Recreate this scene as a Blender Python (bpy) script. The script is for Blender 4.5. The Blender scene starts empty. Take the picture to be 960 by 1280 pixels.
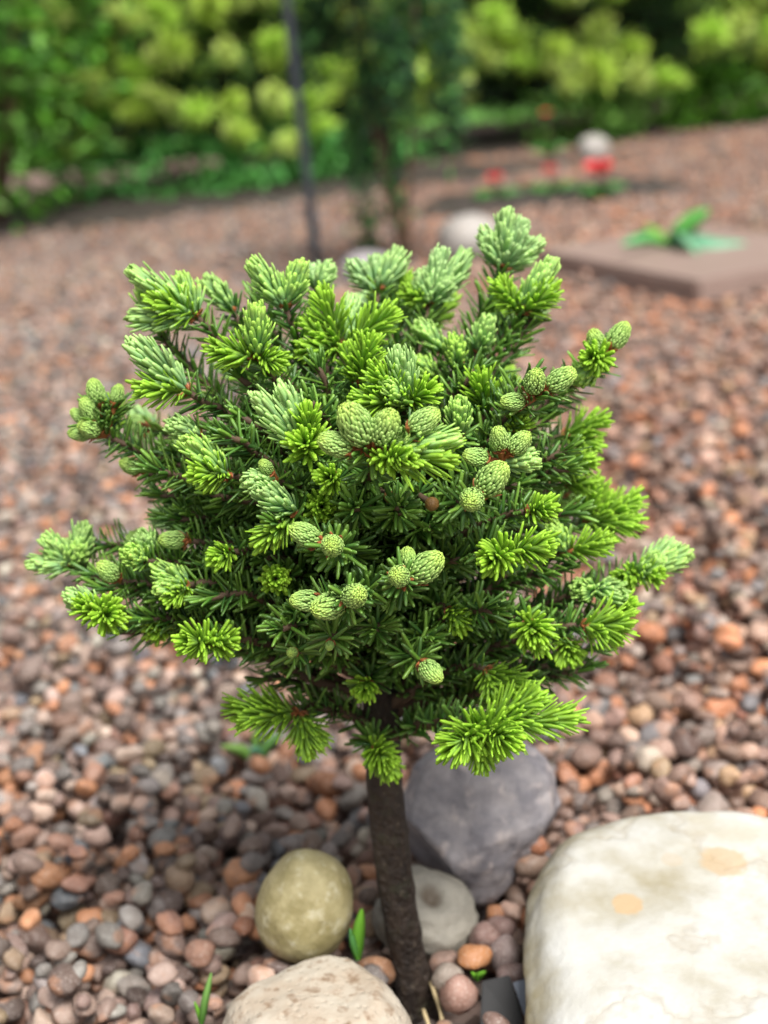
import bpy, math, random
import numpy as np
from mathutils import Vector, Matrix, noise
from mathutils.bvhtree import BVHTree

# ------------------------------------------------------------------ camera, sky, sun, exposure
W0, H0, FPX = 960.0, 1280.0, 1900.0            # photograph size and focal length in its pixels
PITCH, ROLL, CAM_H = math.radians(17.3), math.radians(6.2), 0.382
ct, st, cr, sr = math.cos(PITCH), math.sin(PITCH), math.cos(ROLL), math.sin(ROLL)
FWD = np.array([0, ct, -st]); U0 = np.array([0, st, ct]); X0 = np.array([1.0, 0, 0])
RIGHT = cr * X0 - sr * U0; UP = sr * X0 + cr * U0
def ray(u, v): return FWD + RIGHT * (u - W0 / 2) / FPX + UP * (H0 / 2 - v) / FPX
_d = ray(522, 1252); _t = CAM_H / -_d[2]
CAM = np.array([-_d[0] * _t, -_d[1] * _t, CAM_H])  # trunk base stands at the world origin
def at(u, v, Y):
    d = ray(u, v); return CAM + d * ((Y - CAM[1]) / d[1])
def gp(u, v, z=0.0):
    d = ray(u, v); return CAM + d * ((z - CAM[2]) / d[2])
def proj(P):
    q = np.asarray(P) - CAM; z = q @ FWD
    return W0 / 2 + FPX * (q @ RIGHT) / z, H0 / 2 - FPX * (q @ UP) / z, z

sc = bpy.context.scene
col = sc.collection
cd = bpy.data.cameras.new('camera'); cam = bpy.data.objects.new('camera', cd); col.objects.link(cam)
m = Matrix.Identity(4)
for i in range(3):
    m[i][0], m[i][1], m[i][2], m[i][3] = RIGHT[i], UP[i], -FWD[i], CAM[i]
cam.matrix_world = m
cd.sensor_fit = 'VERTICAL'; cd.sensor_height = 36.0; cd.sensor_width = 27.0; cd.lens = FPX / H0 * 36.0
cd.clip_start = 0.01; cd.clip_end = 400
cd.dof.use_dof = True
cd.dof.focus_distance = float((at(500, 600, -0.062) - CAM) @ FWD)
cd.dof.aperture_fstop = 8.2
sc.camera = cam

world = bpy.data.worlds.new('World'); sc.world = world; world.use_nodes = True
SUN_EL, SUN_AZ = math.radians(58), math.radians(150)
wn = world.node_tree; wn.nodes.clear()
sky = wn.nodes.new('ShaderNodeTexSky'); sky.sky_type = 'NISHITA'; sky.sun_disc = False
sky.sun_elevation = SUN_EL; sky.sun_rotation = SUN_AZ; sky.dust_density = 4.0
hs = wn.nodes.new('ShaderNodeHueSaturation'); hs.inputs['Saturation'].default_value = 0.22
bg = wn.nodes.new('ShaderNodeBackground'); bg.inputs['Strength'].default_value = 0.09
wo = wn.nodes.new('ShaderNodeOutputWorld')
wn.links.new(sky.outputs[0], hs.inputs['Color']); wn.links.new(hs.outputs[0], bg.inputs['Color'])
wn.links.new(bg.outputs[0], wo.inputs['Surface'])
sl = bpy.data.lights.new('sun', 'SUN'); sl.energy = 2.9; sl.angle = math.radians(26); sl.color = (1.0, 0.97, 0.92)
sun = bpy.data.objects.new('sun', sl); col.objects.link(sun)
sdir = Vector((math.sin(SUN_AZ) * math.cos(SUN_EL), math.cos(SUN_AZ) * math.cos(SUN_EL), math.sin(SUN_EL)))
sun.rotation_euler = sdir.to_track_quat('Z', 'Y').to_euler()
sun.location = (1.5, -2.5, 5)
vs = sc.view_settings; vs.view_transform = 'Standard'; vs.look = 'None'; vs.gamma = 1; vs.use_curve_mapping = False
vs.exposure = 0.92

rng = np.random.default_rng(7); random.seed(7)

# ------------------------------------------------------------------ helpers
def nrm(a): 
    a = np.asarray(a, float); return a / (np.linalg.norm(a, axis=-1, keepdims=True) + 1e-12)
def mesh_np(name, V, F, mat=None, colr=None, smooth=True):
    V = np.asarray(V, np.float32); F = np.asarray(F, np.int32); k = F.shape[1]
    me = bpy.data.meshes.new(name)
    me.vertices.add(len(V)); me.vertices.foreach_set('co', V.ravel())
    me.loops.add(F.size); me.loops.foreach_set('vertex_index', F.ravel())
    me.polygons.add(len(F)); me.polygons.foreach_set('loop_start', np.arange(0, F.size, k, dtype=np.int32))
    me.polygons.foreach_set('use_smooth', np.full(len(F), smooth))
    if colr is not None:
        a = me.attributes.new('tint', 'FLOAT_COLOR', 'POINT')
        c4 = np.ones((len(V), 4), np.float32); c4[:, :3] = colr; a.data.foreach_set('color', c4.ravel())
    if mat: me.materials.append(mat)
    me.update(calc_edges=True); me.validate()
    return me
def ob(name, me, parent=None, loc=None):
    o = bpy.data.objects.new(name, me); col.objects.link(o)
    if loc is not None: o.location = loc
    if parent: o.parent = parent
    return o
def tag(o, label=None, cat=None, group=None, kind=None):
    if label: o['label'] = label
    if cat: o['category'] = cat
    if group: o['group'] = group
    if kind: o['kind'] = kind
    return o
def empty(name, loc): return ob(name, None, None, tuple(loc))

class NT:
    def __init__(s, name):
        s.m = bpy.data.materials.new(name); s.m.use_nodes = True; s.t = s.m.node_tree; s.n = s.t.nodes; s.l = s.t.links
        s.b = s.n['Principled BSDF']; s.out = s.n['Material Output']
    def new(s, t, **kw):
        n = s.n.new(t)
        for k, v in kw.items(): setattr(n, k, v)
        return n
    def val(s, sock, v):
        if hasattr(v, 'links') and hasattr(v, 'is_output'): s.l.new(v, sock)
        else: sock.default_value = v
    def coord(s, which='Object'): return s.new('ShaderNodeTexCoord').outputs[which]
    def noise(s, scale, detail=4, rough=0.55, vec=None):
        n = s.new('ShaderNodeTexNoise'); n.inputs['Scale'].default_value = scale; n.inputs['Detail'].default_value = detail
        n.inputs['Roughness'].default_value = rough; s.l.new(vec if vec else s.coord(), n.inputs['Vector']); return n.outputs['Fac']
    def voro(s, scale, vec=None, out='Distance', feature='F1'):
        n = s.new('ShaderNodeTexVoronoi', feature=feature); n.inputs['Scale'].default_value = scale
        s.l.new(vec if vec else s.coord(), n.inputs['Vector']); return n.outputs[out]
    def ramp(s, fac, stops):
        n = s.new('ShaderNodeValToRGB'); e = n.color_ramp.elements
        while len(e) < len(stops): e.new(0.5)
        for el, (p, c) in zip(e, stops):
            el.position = p; el.color = (c, c, c, 1) if isinstance(c, (int, float)) else (*c, 1)
        s.l.new(fac, n.inputs[0]); return n.outputs[0]
    def mix(s, fac, a, b, mode='MIX'):
        n = s.new('ShaderNodeMix', data_type='RGBA', blend_type=mode)
        s.val(n.inputs[0], fac); 
        for sock, v in ((n.inputs[6], a), (n.inputs[7], b)):
            if isinstance(v, tuple): v = (*v, 1) if len(v) == 3 else v
            s.val(sock, v)
        return n.outputs[2]
    def math(s, op, a, b=0.0):
        n = s.new('ShaderNodeMath', operation=op); s.val(n.inputs[0], a); s.val(n.inputs[1], b); return n.outputs[0]
    def bump(s, h, strength=0.4, dist=0.002, prev=None):
        n = s.new('ShaderNodeBump'); n.inputs['Strength'].default_value = strength; n.inputs['Distance'].default_value = dist
        s.l.new(h, n.inputs['Height'])
        if prev: s.l.new(prev, n.inputs['Normal'])
        s.l.new(n.outputs[0], s.b.inputs['Normal']); return n.outputs[0]
    def base(s, c):
        if isinstance(c, tuple): c = (*c, 1)
        s.val(s.b.inputs['Base Color'], c)
    def rough(s, v): s.val(s.b.inputs['Roughness'], v)

def leaf_mat(name, trans=0.3, rough=0.42, spec=0.4, tcol=(1.0, 1.05, 0.6), nsc=90):
    t = NT(name); a = t.new('ShaderNodeAttribute', attribute_name='tint')
    c = t.mix(t.ramp(t.noise(nsc, 3), [(0.3, 0.0), (0.7, 0.35)]), a.outputs['Color'], (0.55, 0.62, 0.45), 'MULTIPLY')
    t.base(c); t.rough(rough); t.b.inputs['Specular IOR Level'].default_value = spec
    tr = t.new('ShaderNodeBsdfTranslucent'); t.l.new(t.mix(1.0, c, tcol, 'MULTIPLY'), tr.inputs['Color'])
    mx = t.new('ShaderNodeMixShader'); mx.inputs[0].default_value = trans
    t.l.new(t.b.outputs[0], mx.inputs[1]); t.l.new(tr.outputs[0], mx.inputs[2]); t.l.new(mx.outputs[0], t.out.inputs['Surface'])
    return t.m
M = {}
M['old'] = leaf_mat('old_needle', 0.14, 0.36, 0.5)
M['new'] = leaf_mat('new_needle', 0.32, 0.42, 0.4)
M['bud'] = leaf_mat('bud_green', 0.18, 0.5, 0.35)
M['foliage'] = leaf_mat('background_foliage', 0.3, 0.4, 0.45, nsc=20)
def plain(name, c, rough=0.6, var=0.35, scale=60, bump=0.0, bd=0.002):
    t = NT(name); n = t.noise(scale, 5)
    t.base(t.mix(n, tuple(x * (1 - var) for x in c), tuple(min(1, x * (1 + var)) for x in c))); t.rough(rough)
    if bump: t.bump(n, bump, bd)
    return t.m
M['scale'] = plain('bud_scale_brown', (0.30, 0.10, 0.03), 0.6, 0.5, 400)
M['twig'] = plain('twig_bark', (0.085, 0.05, 0.028), 0.75, 0.5, 300, 0.5, 0.001)
M['brownbud'] = plain('dormant_bud', (0.21, 0.11, 0.03), 0.45, 0.6, 700, .8, .001)

# ------------------------------------------------------------------ needles (vectorised)
def needle_geo(P, D, U, L, Wd, bend, cb, ctip, rings=(0, .22, .55, .86, 1.0), prof=(.66, 1, 1, .94, .58), thick=.42, under=None):
    n = len(P); D = nrm(D); U = nrm(U - (U * D).sum(1, keepdims=True) * D); S = np.cross(D, U)
    R = len(rings); V = np.zeros((n, R, 4, 3)); C = np.zeros((n, R, 4, 3))
    for i, (t, w) in enumerate(zip(rings, prof)):
        cen = P + D * (L * t)[:, None] + U * (bend * L * t * t)[:, None]
        hw = (Wd * w * .5)[:, None]; th = hw * thick
        V[:, i, 0] = cen + S * hw; V[:, i, 1] = cen + U * th; V[:, i, 2] = cen - S * hw; V[:, i, 3] = cen - U * th
        k = t ** 1.3
        c = cb * (1 - k) + ctip * k
        C[:, i] = c[:, None, :]
        if under is not None: C[:, i, 3] = c * (1 - .5 * (1 - k)) + under * (.5 * (1 - k))
    idx = (np.arange(n) * R * 4)[:, None, None, None]
    a = np.arange(R - 1)[:, None] * 4; j = np.arange(4)[None, :]; j2 = (j + 1) % 4
    q = np.stack([a + j, a + j2, a + 4 + j2, a + 4 + j], -1)[None]
    F = (idx + q).reshape(-1, 4)
    cap = (np.arange(n) * R * 4)[:, None] + np.array([[(R - 1) * 4 + k for k in (0, 1, 2, 3)]])
    F = np.concatenate([F, cap])
    return V.reshape(-1, 3), F, C.reshape(-1, 3)
def join(parts):
    Vs, Fs, Cs, o = [], [], [], 0
    for V, F, C in parts: Vs.append(V); Fs.append(F + o); Cs.append(C); o += len(V)
    return np.concatenate(Vs), np.concatenate(Fs), np.concatenate(Cs)
def frame(d):
    d = nrm(d); a = np.array([0, 0, 1.0]) if abs(d[2]) < .9 else np.array([1.0, 0, 0])
    x = nrm(np.cross(a, d)); return x, np.cross(d, x), d
GA = 2.399963
def tube(pts, radii, sides=7, colr=None, jit=0.0):
    pts = np.asarray(pts, float); n = len(pts); T = nrm(np.gradient(pts, axis=0))
    x, y, _ = frame(T[0]); V = []
    for i in range(n):
        x = nrm(x - (x @ T[i]) * T[i]); y = np.cross(T[i], x)
        a = np.arange(sides) / sides * 2 * np.pi; r = radii[i] * (1 + jit * rng.normal(size=sides))
        V.append(pts[i] + np.outer(np.cos(a) * r, x) + np.outer(np.sin(a) * r, y))
    V = np.concatenate(V); F = []
    for i in range(n - 1):
        for j in range(sides):
            F.append((i * sides + j, i * sides + (j + 1) % sides, (i + 1) * sides + (j + 1) % sides, (i + 1) * sides + j))
    c0 = len(V); V = np.concatenate([V, pts[:1], pts[-1:]])
    for j in range(0, sides):
        F.append((c0, (j + 1) % sides, j, j)); F.append((c0 + 1, (n - 1) * sides + j, (n - 1) * sides + (j + 1) % sides, (n - 1) * sides + (j + 1) % sides))
    return V, F
def tube_mesh(name, pts, radii, sides, mat, jit=0.0):
    V, F = tube(pts, radii, sides, jit=jit)
    F = [tuple(dict.fromkeys(f)) for f in F]
    me = bpy.data.meshes.new(name); me.from_pydata([tuple(v) for v in V], [], F); me.polygons.foreach_set('use_smooth', [True] * len(F))
    me.materials.append(mat); me.update(); return me
def bez(a, b, c, d, n):
    t = np.linspace(0, 1, n)[:, None]
    return a * (1 - t) ** 3 + 3 * b * t * (1 - t) ** 2 + 3 * c * t * t * (1 - t) + d * t ** 3

# ------------------------------------------------------------------ ground and gravel
PAL = np.array([[.30, .20, .165], [.25, .215, .20], [.50, .215, .10], [.48, .335, .27], [.13, .09, .078], [.19, .20, .225],
                [.46, .41, .34], [.36, .25, .15], [.22, .145, .12], [.29, .255, .235], [.34, .17, .115]])
PW = np.array([.19, .14, .12, .12, .09, .055, .03, .06, .10, .06, .07]); PW = PW / PW.sum()
def pebble_nodes(t, colour, vec):
    c = t.mix(t.ramp(t.noise(160, 5, .6, vec), [(.38, 0.0), (.7, .8)]), colour, (.60, .54, .50), 'MULTIPLY')
    c = t.mix(t.ramp(t.noise(70, 3, .5, vec), [(.58, 0.0), (.66, .45)]), c, (.45, .22, .12))
    c = t.mix(t.ramp(t.noise(900, 2, .5, vec), [(.55, 0.0), (.75, .35)]), c, (.62, .58, .53))
    t.base(c); t.rough(t.ramp(t.noise(50, 2, .5, vec), [(.3, .40), (.7, .65)]))
    t.bump(t.noise(700, 4, .6, vec), .45, .001); t.b.inputs['Specular IOR Level'].default_value = .32
t = NT('gravel_mass'); a = t.new('ShaderNodeAttribute', attribute_name='tint'); pebble_nodes(t, a.outputs['Color'], t.coord()); M['gravel'] = t.m
t = NT('single_pebble'); oi = t.new('ShaderNodeObjectInfo')
vm = t.new('ShaderNodeVectorMath', operation='ADD'); t.l.new(t.new('ShaderNodeNewGeometry').outputs['Position'], vm.inputs[0])
pebble_nodes(t, oi.outputs['Color'], vm.outputs[0]); M['pebble'] = t.m

t = NT('gravel_ground')                                   # far gravel and the grit under the pebbles
co = t.coord()
cellc = t.voro(105, co, 'Color'); sp = t.new('ShaderNodeSeparateColor'); t.l.new(cellc, sp.inputs[0])
c = t.ramp(sp.outputs[0], [(0, (.08, .058, .05)), (.25, (.19, .135, .115)), (.45, (.19, .16, .148)), (.62, (.25, .14, .095)), (.8, (.21, .145, .12)), (1, (.36, .265, .22))])
t.base(t.mix(t.ramp(t.noise(2.2, 3, .5, co), [(.35, 0.0), (.7, .6)]), c, (.7, .62, .58), 'MULTIPLY'))
t.rough(.8); t.b.inputs['Specular IOR Level'].default_value = .2; t.bump(t.math('SUBTRACT', 1.0, t.voro(105, co)), .9, .006)
M['ground'] = t.m
gx = np.concatenate([np.linspace(-120, -4, 12), np.linspace(-3.5, 3.5, 36), np.linspace(4, 120, 12)])
gy = np.concatenate([[-40, -10, -3], np.linspace(-1, 7, 41), np.linspace(8, 200, 14)])
GX, GY = np.meshgrid(gx, gy)
def hill(x, y): return .004 * np.sin(3.1 * x + 1.3) * np.cos(2.3 * y)
GZ = -0.0135 + hill(GX, GY)
nx = len(gx); q = [(j * nx + i, j * nx + i + 1, (j + 1) * nx + i + 1, (j + 1) * nx + i) for j in range(len(gy) - 1) for i in range(nx - 1)]
ground = ob('ground', mesh_np('ground', np.stack([GX, GY, GZ], -1).reshape(-1, 3), q, M['ground']))
tag(ground, 'gravel garden ground covered in brown pink and grey pebbles', 'ground', kind='structure')

def ico(sub):
    p = (1 + 5 ** .5) / 2
    V = [(-1, p, 0), (1, p, 0), (-1, -p, 0), (1, -p, 0), (0, -1, p), (0, 1, p), (0, -1, -p), (0, 1, -p), (p, 0, -1), (p, 0, 1), (-p, 0, -1), (-p, 0, 1)]
    F = [(0, 11, 5), (0, 5, 1), (0, 1, 7), (0, 7, 10), (0, 10, 11), (1, 5, 9), (5, 11, 4), (11, 10, 2), (10, 7, 6), (7, 1, 8), (3, 9, 4), (3, 4, 2), (3, 2, 6), (3, 6, 8), (3, 8, 9), (4, 9, 5), (2, 4, 11), (6, 2, 10), (8, 6, 7), (9, 8, 1)]
    V = [np.array(v) / np.linalg.norm(v) for v in V]
    for _ in range(sub):
        mid = {}; F2 = []
        def md(a, b):
            k = (min(a, b), max(a, b))
            if k not in mid: V.append(nrm(V[a] + V[b])); mid[k] = len(V) - 1
            return mid[k]
        for a, b, c in F:
            ab, bc, ca = md(a, b), md(b, c), md(c, a); F2 += [(a, ab, ca), (b, bc, ab), (c, ca, bc), (ab, bc, ca)]
        F = F2
    return np.array(V), np.array(F)
ICO = [ico(k) for k in range(6)]
NVAR = 14
def pebble_shape(sub, k):
    r = np.random.default_rng(100 + k); V, F = ICO[sub]; V = V.copy()
    off = Vector(r.uniform(-50, 50, 3)); am = r.uniform(.12, .3)
    V *= np.array([1 + am * noise.noise(Vector(v) * 1.1 + off) + .09 * noise.noise(Vector(v) * 2.7 + off) for v in V])[:, None]
    for _ in range(r.integers(2, 5)):                       # worn flats
        n = nrm(r.normal(size=3)); d = r.uniform(.68, .9); e = np.maximum(V @ n - d, 0); V -= np.outer(e * .75, n)
    return V, F
PEB = {s: [pebble_shape(s, k) for k in range(NVAR)] for s in (0, 1, 2)}

# stones lie where pebbles must not be placed: (x, y, radius)
KEEP = []
def rotm(az, tx, ty, sp_):
    ca, sa = np.cos(az), np.sin(az); Rz = np.array([[ca, -sa, 0], [sa, ca, 0], [0, 0, 1]])
    c, s = np.cos(tx), np.sin(tx); Rx = np.array([[1, 0, 0], [0, c, -s], [0, s, c]])
    c, s = np.cos(ty), np.sin(ty); Ry = np.array([[c, 0, s], [0, 1, 0], [-s, 0, c]])
    c, s = np.cos(sp_), np.sin(sp_); Rs = np.array([[c, -s, 0], [s, c, 0], [0, 0, 1]])
    return Rz @ Rx @ Ry @ Rs
def make_pebbles(xr, yr, per_m2, rough):
    A = (xr[1] - xr[0]) * (yr[1] - yr[0]); n = int(A * per_m2)
    X = rng.uniform(*xr, n); Y = rng.uniform(*yr, n)
    dep = ct * (Y - CAM[1]) + st * CAM_H
    ok = np.abs(X - CAM[0] - .02) < .27 * dep + .22
    X, Y = X[ok], Y[ok]; n = len(X)
    d = np.clip(rng.lognormal(math.log(.0104), .21, n), .0060, .0160)
    return X, Y, d
NEAR = (-.55, .65, -.34, 1.05)
RES = .0022; hw, hh = int((NEAR[1] - NEAR[0]) / RES), int((NEAR[3] - NEAR[2]) / RES)
X, Y, d = make_pebbles(NEAR[:2], NEAR[2:], 18000, True)
o = np.argsort(-d + rng.normal(size=len(d)) * .004); o = rng.permutation(o); X, Y, d = X[o], Y[o], d[o]
ax = np.stack([d * rng.uniform(1.05, 1.42, len(d)), d * rng.uniform(.85, 1.06, len(d)), d * rng.uniform(.62, .92, len(d))], 1) * .5
HM = np.full((hh, hw), -.0125); Z = np.zeros(len(d))
for i in range(len(d)):
    r = (ax[i, 0] + ax[i, 1]) * .5; cz = ax[i, 2] * 1.08; k = max(1, int(r / RES))
    cx, cy = int((X[i] - NEAR[0]) / RES), int((Y[i] - NEAR[2]) / RES)
    x0, x1, y0, y1 = max(cx - k, 0), min(cx + k + 1, hw), max(cy - k, 0), min(cy + k + 1, hh)
    if x1 <= x0 or y1 <= y0: continue
    yy, xx = np.ogrid[y0 - cy:y1 - cy, x0 - cx:x1 - cx]
    s = np.sqrt(np.maximum(1 - (xx * xx + yy * yy) * (RES / r) ** 2, 0)); inside = s > .05
    h = HM[y0:y1, x0:x1]
    if not inside.any(): continue
    bottom = np.quantile((h - cz * (1 - s))[inside], .62)
    Z[i] = bottom + cz
    h[...] = np.where(inside, np.maximum(h, Z[i] + cz * s), h)
shift = np.median(HM) ; Z -= shift
far = [make_pebbles((-1.6, 2.0), (1.05, 2.7), 9500, False), make_pebbles((-2.2, 2.6), (2.7, 4.6), 3600, False)]
FX = np.concatenate([f[0] for f in far]); FY = np.concatenate([f[1] for f in far]); Fd = np.concatenate([f[2] for f in far]) * 1.05
Fax = np.stack([Fd * rng.uniform(1.0, 1.45, len(Fd)), Fd * rng.uniform(.8, 1.05, len(Fd)), Fd * rng.uniform(.55, .85, len(Fd))], 1) * .5
FZ = rng.normal(-.0055, .0045, len(Fd)) - .002 * (FY > 2.7)
X = np.concatenate([X, FX]); Y = np.concatenate([Y, FY]); Z = np.concatenate([Z, FZ]); ax = np.concatenate([ax, Fax]); d = np.concatenate([d, Fd])
Z += hill(X, Y)
NP = len(d)
tint = PAL[rng.choice(len(PAL), NP, p=PW)] * rng.uniform(.56, 1.26, (NP, 1)) * (1 + rng.normal(0, .022, (NP, 3)))
tint = tint * .86 + tint.mean(1, keepdims=True) * .14; tint = np.clip(tint * np.array([1.0, .99, .96]), .02, .8)
warm = np.clip((X - .02) * 1.6 + .1, -.08, .35)[:, None]          # the bed is redder towards the boulder's side
tint = tint * (1 + warm * np.array([.18, -.12, -.28]))
var = rng.integers(0, NVAR, NP)
rots = np.array([rotm(a, b, c, e) for a, b, c, e in zip(rng.uniform(0, 6.28, NP), rng.normal(0, .38, NP), rng.normal(0, .38, NP), rng.uniform(0, 6.28, NP))])
cu, cv, cz_ = proj(np.stack([X, Y, Z], 1)); ps = d / cz_ * FPX
keep = np.ones(NP, bool)
# ------------------------------------------------------------------ large stones
def stone_mesh(name, rad, expo, seed, amp, mat, sub=5, flats=(), freq=1.3, dents=()):
    V, F = ICO[sub]; off = Vector((seed * 7.3, seed * 3.1, seed * 1.7)); V = V.copy()
    k = (np.abs(V) ** expo).sum(1) ** (-1 / expo); V = V * k[:, None]
    for n, dd, s in flats:
        n = nrm(n); e = V @ n - dd; V = V - np.outer(np.where(e > 0, e * s, 0), n)
    f = np.array([1 + amp * (noise.noise(Vector(v) * freq + off) + .45 * noise.noise(Vector(v) * freq * 2.3 + off) + .16 * noise.noise(Vector(v) * freq * 6 + off) + .07 * noise.noise(Vector(v) * freq * 15 + off)) for v in V])
    V = V * f[:, None]
    for c, r_, dep in dents:
        dd = np.linalg.norm(nrm(V) - nrm(np.array(c)), axis=1); V = V * (1 - dep * np.exp(-(dd / r_) ** 2))[:, None]
    V = V * np.array(rad)
    return mesh_np(name, V, F, mat)
def place(me, name, c, rot, label, cat='stone', group=None):
    o = ob(name, me, None, tuple(c)); o.rotation_euler = rot
    return tag(o, label, cat, group)
bpy.context.view_layer.update()
def hit_local(o, u, v):
    mw = o.matrix_basis; inv = mw.inverted(); dv = Vector(ray(u, v))
    b = BVHTree.FromPolygons([vv.co.copy() for vv in o.data.vertices], [tuple(p.vertices) for p in o.data.polygons])
    h = b.ray_cast(inv @ Vector(CAM), (inv.to_3x3() @ dv).normalized())
    return h[0]

# cream boulder
me = stone_mesh('boulder', (.088, .080, .044), 3.0, 3, .06, None, 5, [((0, .1, 1), .78, .8), ((-.95, -.1, -.2), .86, .6), ((-.6, -.6, -.6), .7, .6)], 1.25)
boulder = place(me, 'boulder', gp(930, 1278, 0) * np.array([1, 1, 0]) + np.array([0, 0, .011]), (math.radians(13), math.radians(6), math.radians(-12)),
                'large cream white boulder with two tan spots and olive rim', 'boulder')
t = NT('cream_stone'); co = t.coord()
c = t.mix(t.ramp(t.noise(22, 6, .6, co), [(.35, 0.0), (.72, 1.0)]), (.37, .355, .31), (.49, .49, .475))
c = t.mix(t.ramp(t.noise(14, 5, .65, co), [(.52, 0.0), (.66, .6)]), c, (.33, .29, .20))
vein = t.ramp(t.math('ABSOLUTE', t.math('SUBTRACT', t.noise(9, 5, .6, co), .5)), [(0.0, .35), (.022, 0.0)])
c = t.mix(vein, c, (.25, .20, .13))
c = t.mix(t.ramp(t.noise(85, 6, .7, co), [(.58, 0.0), (.75, .18)]), c, (.28, .24, .17))
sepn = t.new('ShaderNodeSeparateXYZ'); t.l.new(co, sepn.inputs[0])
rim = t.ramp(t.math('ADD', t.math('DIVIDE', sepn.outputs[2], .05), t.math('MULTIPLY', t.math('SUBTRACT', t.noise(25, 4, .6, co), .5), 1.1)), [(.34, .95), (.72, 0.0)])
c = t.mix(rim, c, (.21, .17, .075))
for (u, v, r_, k) in ((785, 1130, .0066, .95), (906, 1077, .0098, .75), (840, 1075, .0045, .25)):
    h = hit_local(boulder, u, v)
    if h is None: continue
    vd = t.new('ShaderNodeVectorMath', operation='DISTANCE'); t.l.new(co, vd.inputs[0]); vd.inputs[1].default_value = h
    dn = t.math('ADD', t.math('DIVIDE', vd.outputs['Value'], r_), t.math('MULTIPLY', t.math('SUBTRACT', t.noise(160, 4, .6, co), .5), .9))
    c = t.mix(t.ramp(dn, [(.75, k), (1.05, 0.0)]), c, (.39, .28, .16))
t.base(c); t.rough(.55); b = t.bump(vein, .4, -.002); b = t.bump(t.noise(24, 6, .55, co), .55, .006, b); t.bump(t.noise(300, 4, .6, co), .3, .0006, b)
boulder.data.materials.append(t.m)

def speckle_mat(name, c1, c2, c3, s1, s2, rough=.6, pits=0.0):
    t = NT(name); co = t.coord()
    c = t.mix(t.ramp(t.noise(s1, 6, .65, co), [(.38, 0.0), (.64, 1.0)]), c1, c2)
    c = t.mix(t.ramp(t.noise(s2, 4, .6, co), [(.54, 0.0), (.68, .8)]), c, c3)
    t.base(c); t.rough(rough); b = t.bump(t.noise(s1 * 1.5, 7, .7, co), .5, .003)
    if pits: t.bump(t.ramp(t.voro(pits, co), [(.0, 0.0), (.35, 1.0)]), .45, .0012, b)
    return t.m
M['pink'] = speckle_mat('pitted_pink_stone', (.36, .295, .225), (.44, .395, .325), (.18, .11, .06), 50, 170, .65, 260)
M['olive'] = speckle_mat('olive_stone', (.26, .22, .095), (.40, .345, .18), (.50, .46, .32), 95, 170, .5)
M['purple'] = speckle_mat('purple_grey_stone', (.18, .168, .185), (.34, .31, .315), (.50, .43, .41), 75, 120, .6)
M['greyst'] = speckle_mat('grey_stone', (.20, .185, .155), (.31, .285, .235), (.40, .35, .26), 45, 110, .6)
M['palest'] = speckle_mat('pale_stone', (.30, .275, .25), (.37, .345, .32), (.26, .22, .185), 20, 40, .6)
def gz(u, v, z): return gp(u, v, z)
me = stone_mesh('stone', (.036, .034, .029), 2.4, 11, .075, M['pink'], 5, [((.1, .3, 1), .78, .7)], 1.4)
place(me, 'stone', at(396, 1316, -.050), (math.radians(14), math.radians(-5), math.radians(12)), 'pitted pinkish beige stone in front of the thin trunk')
me = stone_mesh('stone', (.0195, .0185, .0235), 2.1, 17, .05, M['olive'], 5, [], 1.2)
place(me, 'stone', at(381, 1133, .005), (math.radians(-12), math.radians(24), 0), 'smooth egg shaped olive yellow stone left of the trunk')
me = stone_mesh('stone', (.036, .030, .040), 2.6, 23, .12, M['purple'], 5, [((-.25, -.8, .45), .70, .8), ((.75, -.3, -.65), .56, .85), ((-.7, -.2, -.65), .62, .85), ((.1, -.85, -.4), .72, .8)], 1.3)
place(me, 'stone', at(603, 1036, .065), (math.radians(-8), math.radians(10), math.radians(8)), 'angular purple grey stone standing behind the trunk')
me = stone_mesh('stone', (.022, .019, .017), 2.3, 29, .10, M['greyst'], 5, [((.3, -.5, .8), .72, .6)], 1.3, [])
hol = place(me, 'stone', at(532, 1142, .028), (math.radians(5), math.radians(22), math.radians(-10)), 'small grey stone with a shallow hollow touching the trunk')
h = hit_local(hol, 541, 1116)
if h is not None:                                          # the hollow worn into its upper face
    nin = -h.normalized()
    for vv in hol.data.vertices: vv.co += nin * .0058 * math.exp(-((vv.co - h).length / .0052) ** 2)
    hol.data.update()
    t = NT('hollowed_grey_stone'); co = t.coord(); c = t.mix(t.ramp(t.noise(45, 6, .65, co), [(.38, 0.0), (.64, 1.0)]), (.20, .185, .155), (.31, .285, .235))
    vd = t.new('ShaderNodeVectorMath', operation='DISTANCE'); t.l.new(co, vd.inputs[0]); vd.inputs[1].default_value = h + nin * .003
    c = t.mix(t.ramp(t.math('ADD', t.math('MULTIPLY', vd.outputs['Value'], 130.0), t.math('MULTIPLY', t.noise(200, 4, .6, co), .4)), [(.6, .8), (1.0, 0.0)]), c, (.10, .07, .045))
    t.base(c); t.rough(.6); t.bump(t.noise(70, 7, .7, co), .5, .003); hol.data.materials.clear(); hol.data.materials.append(t.m)
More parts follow.
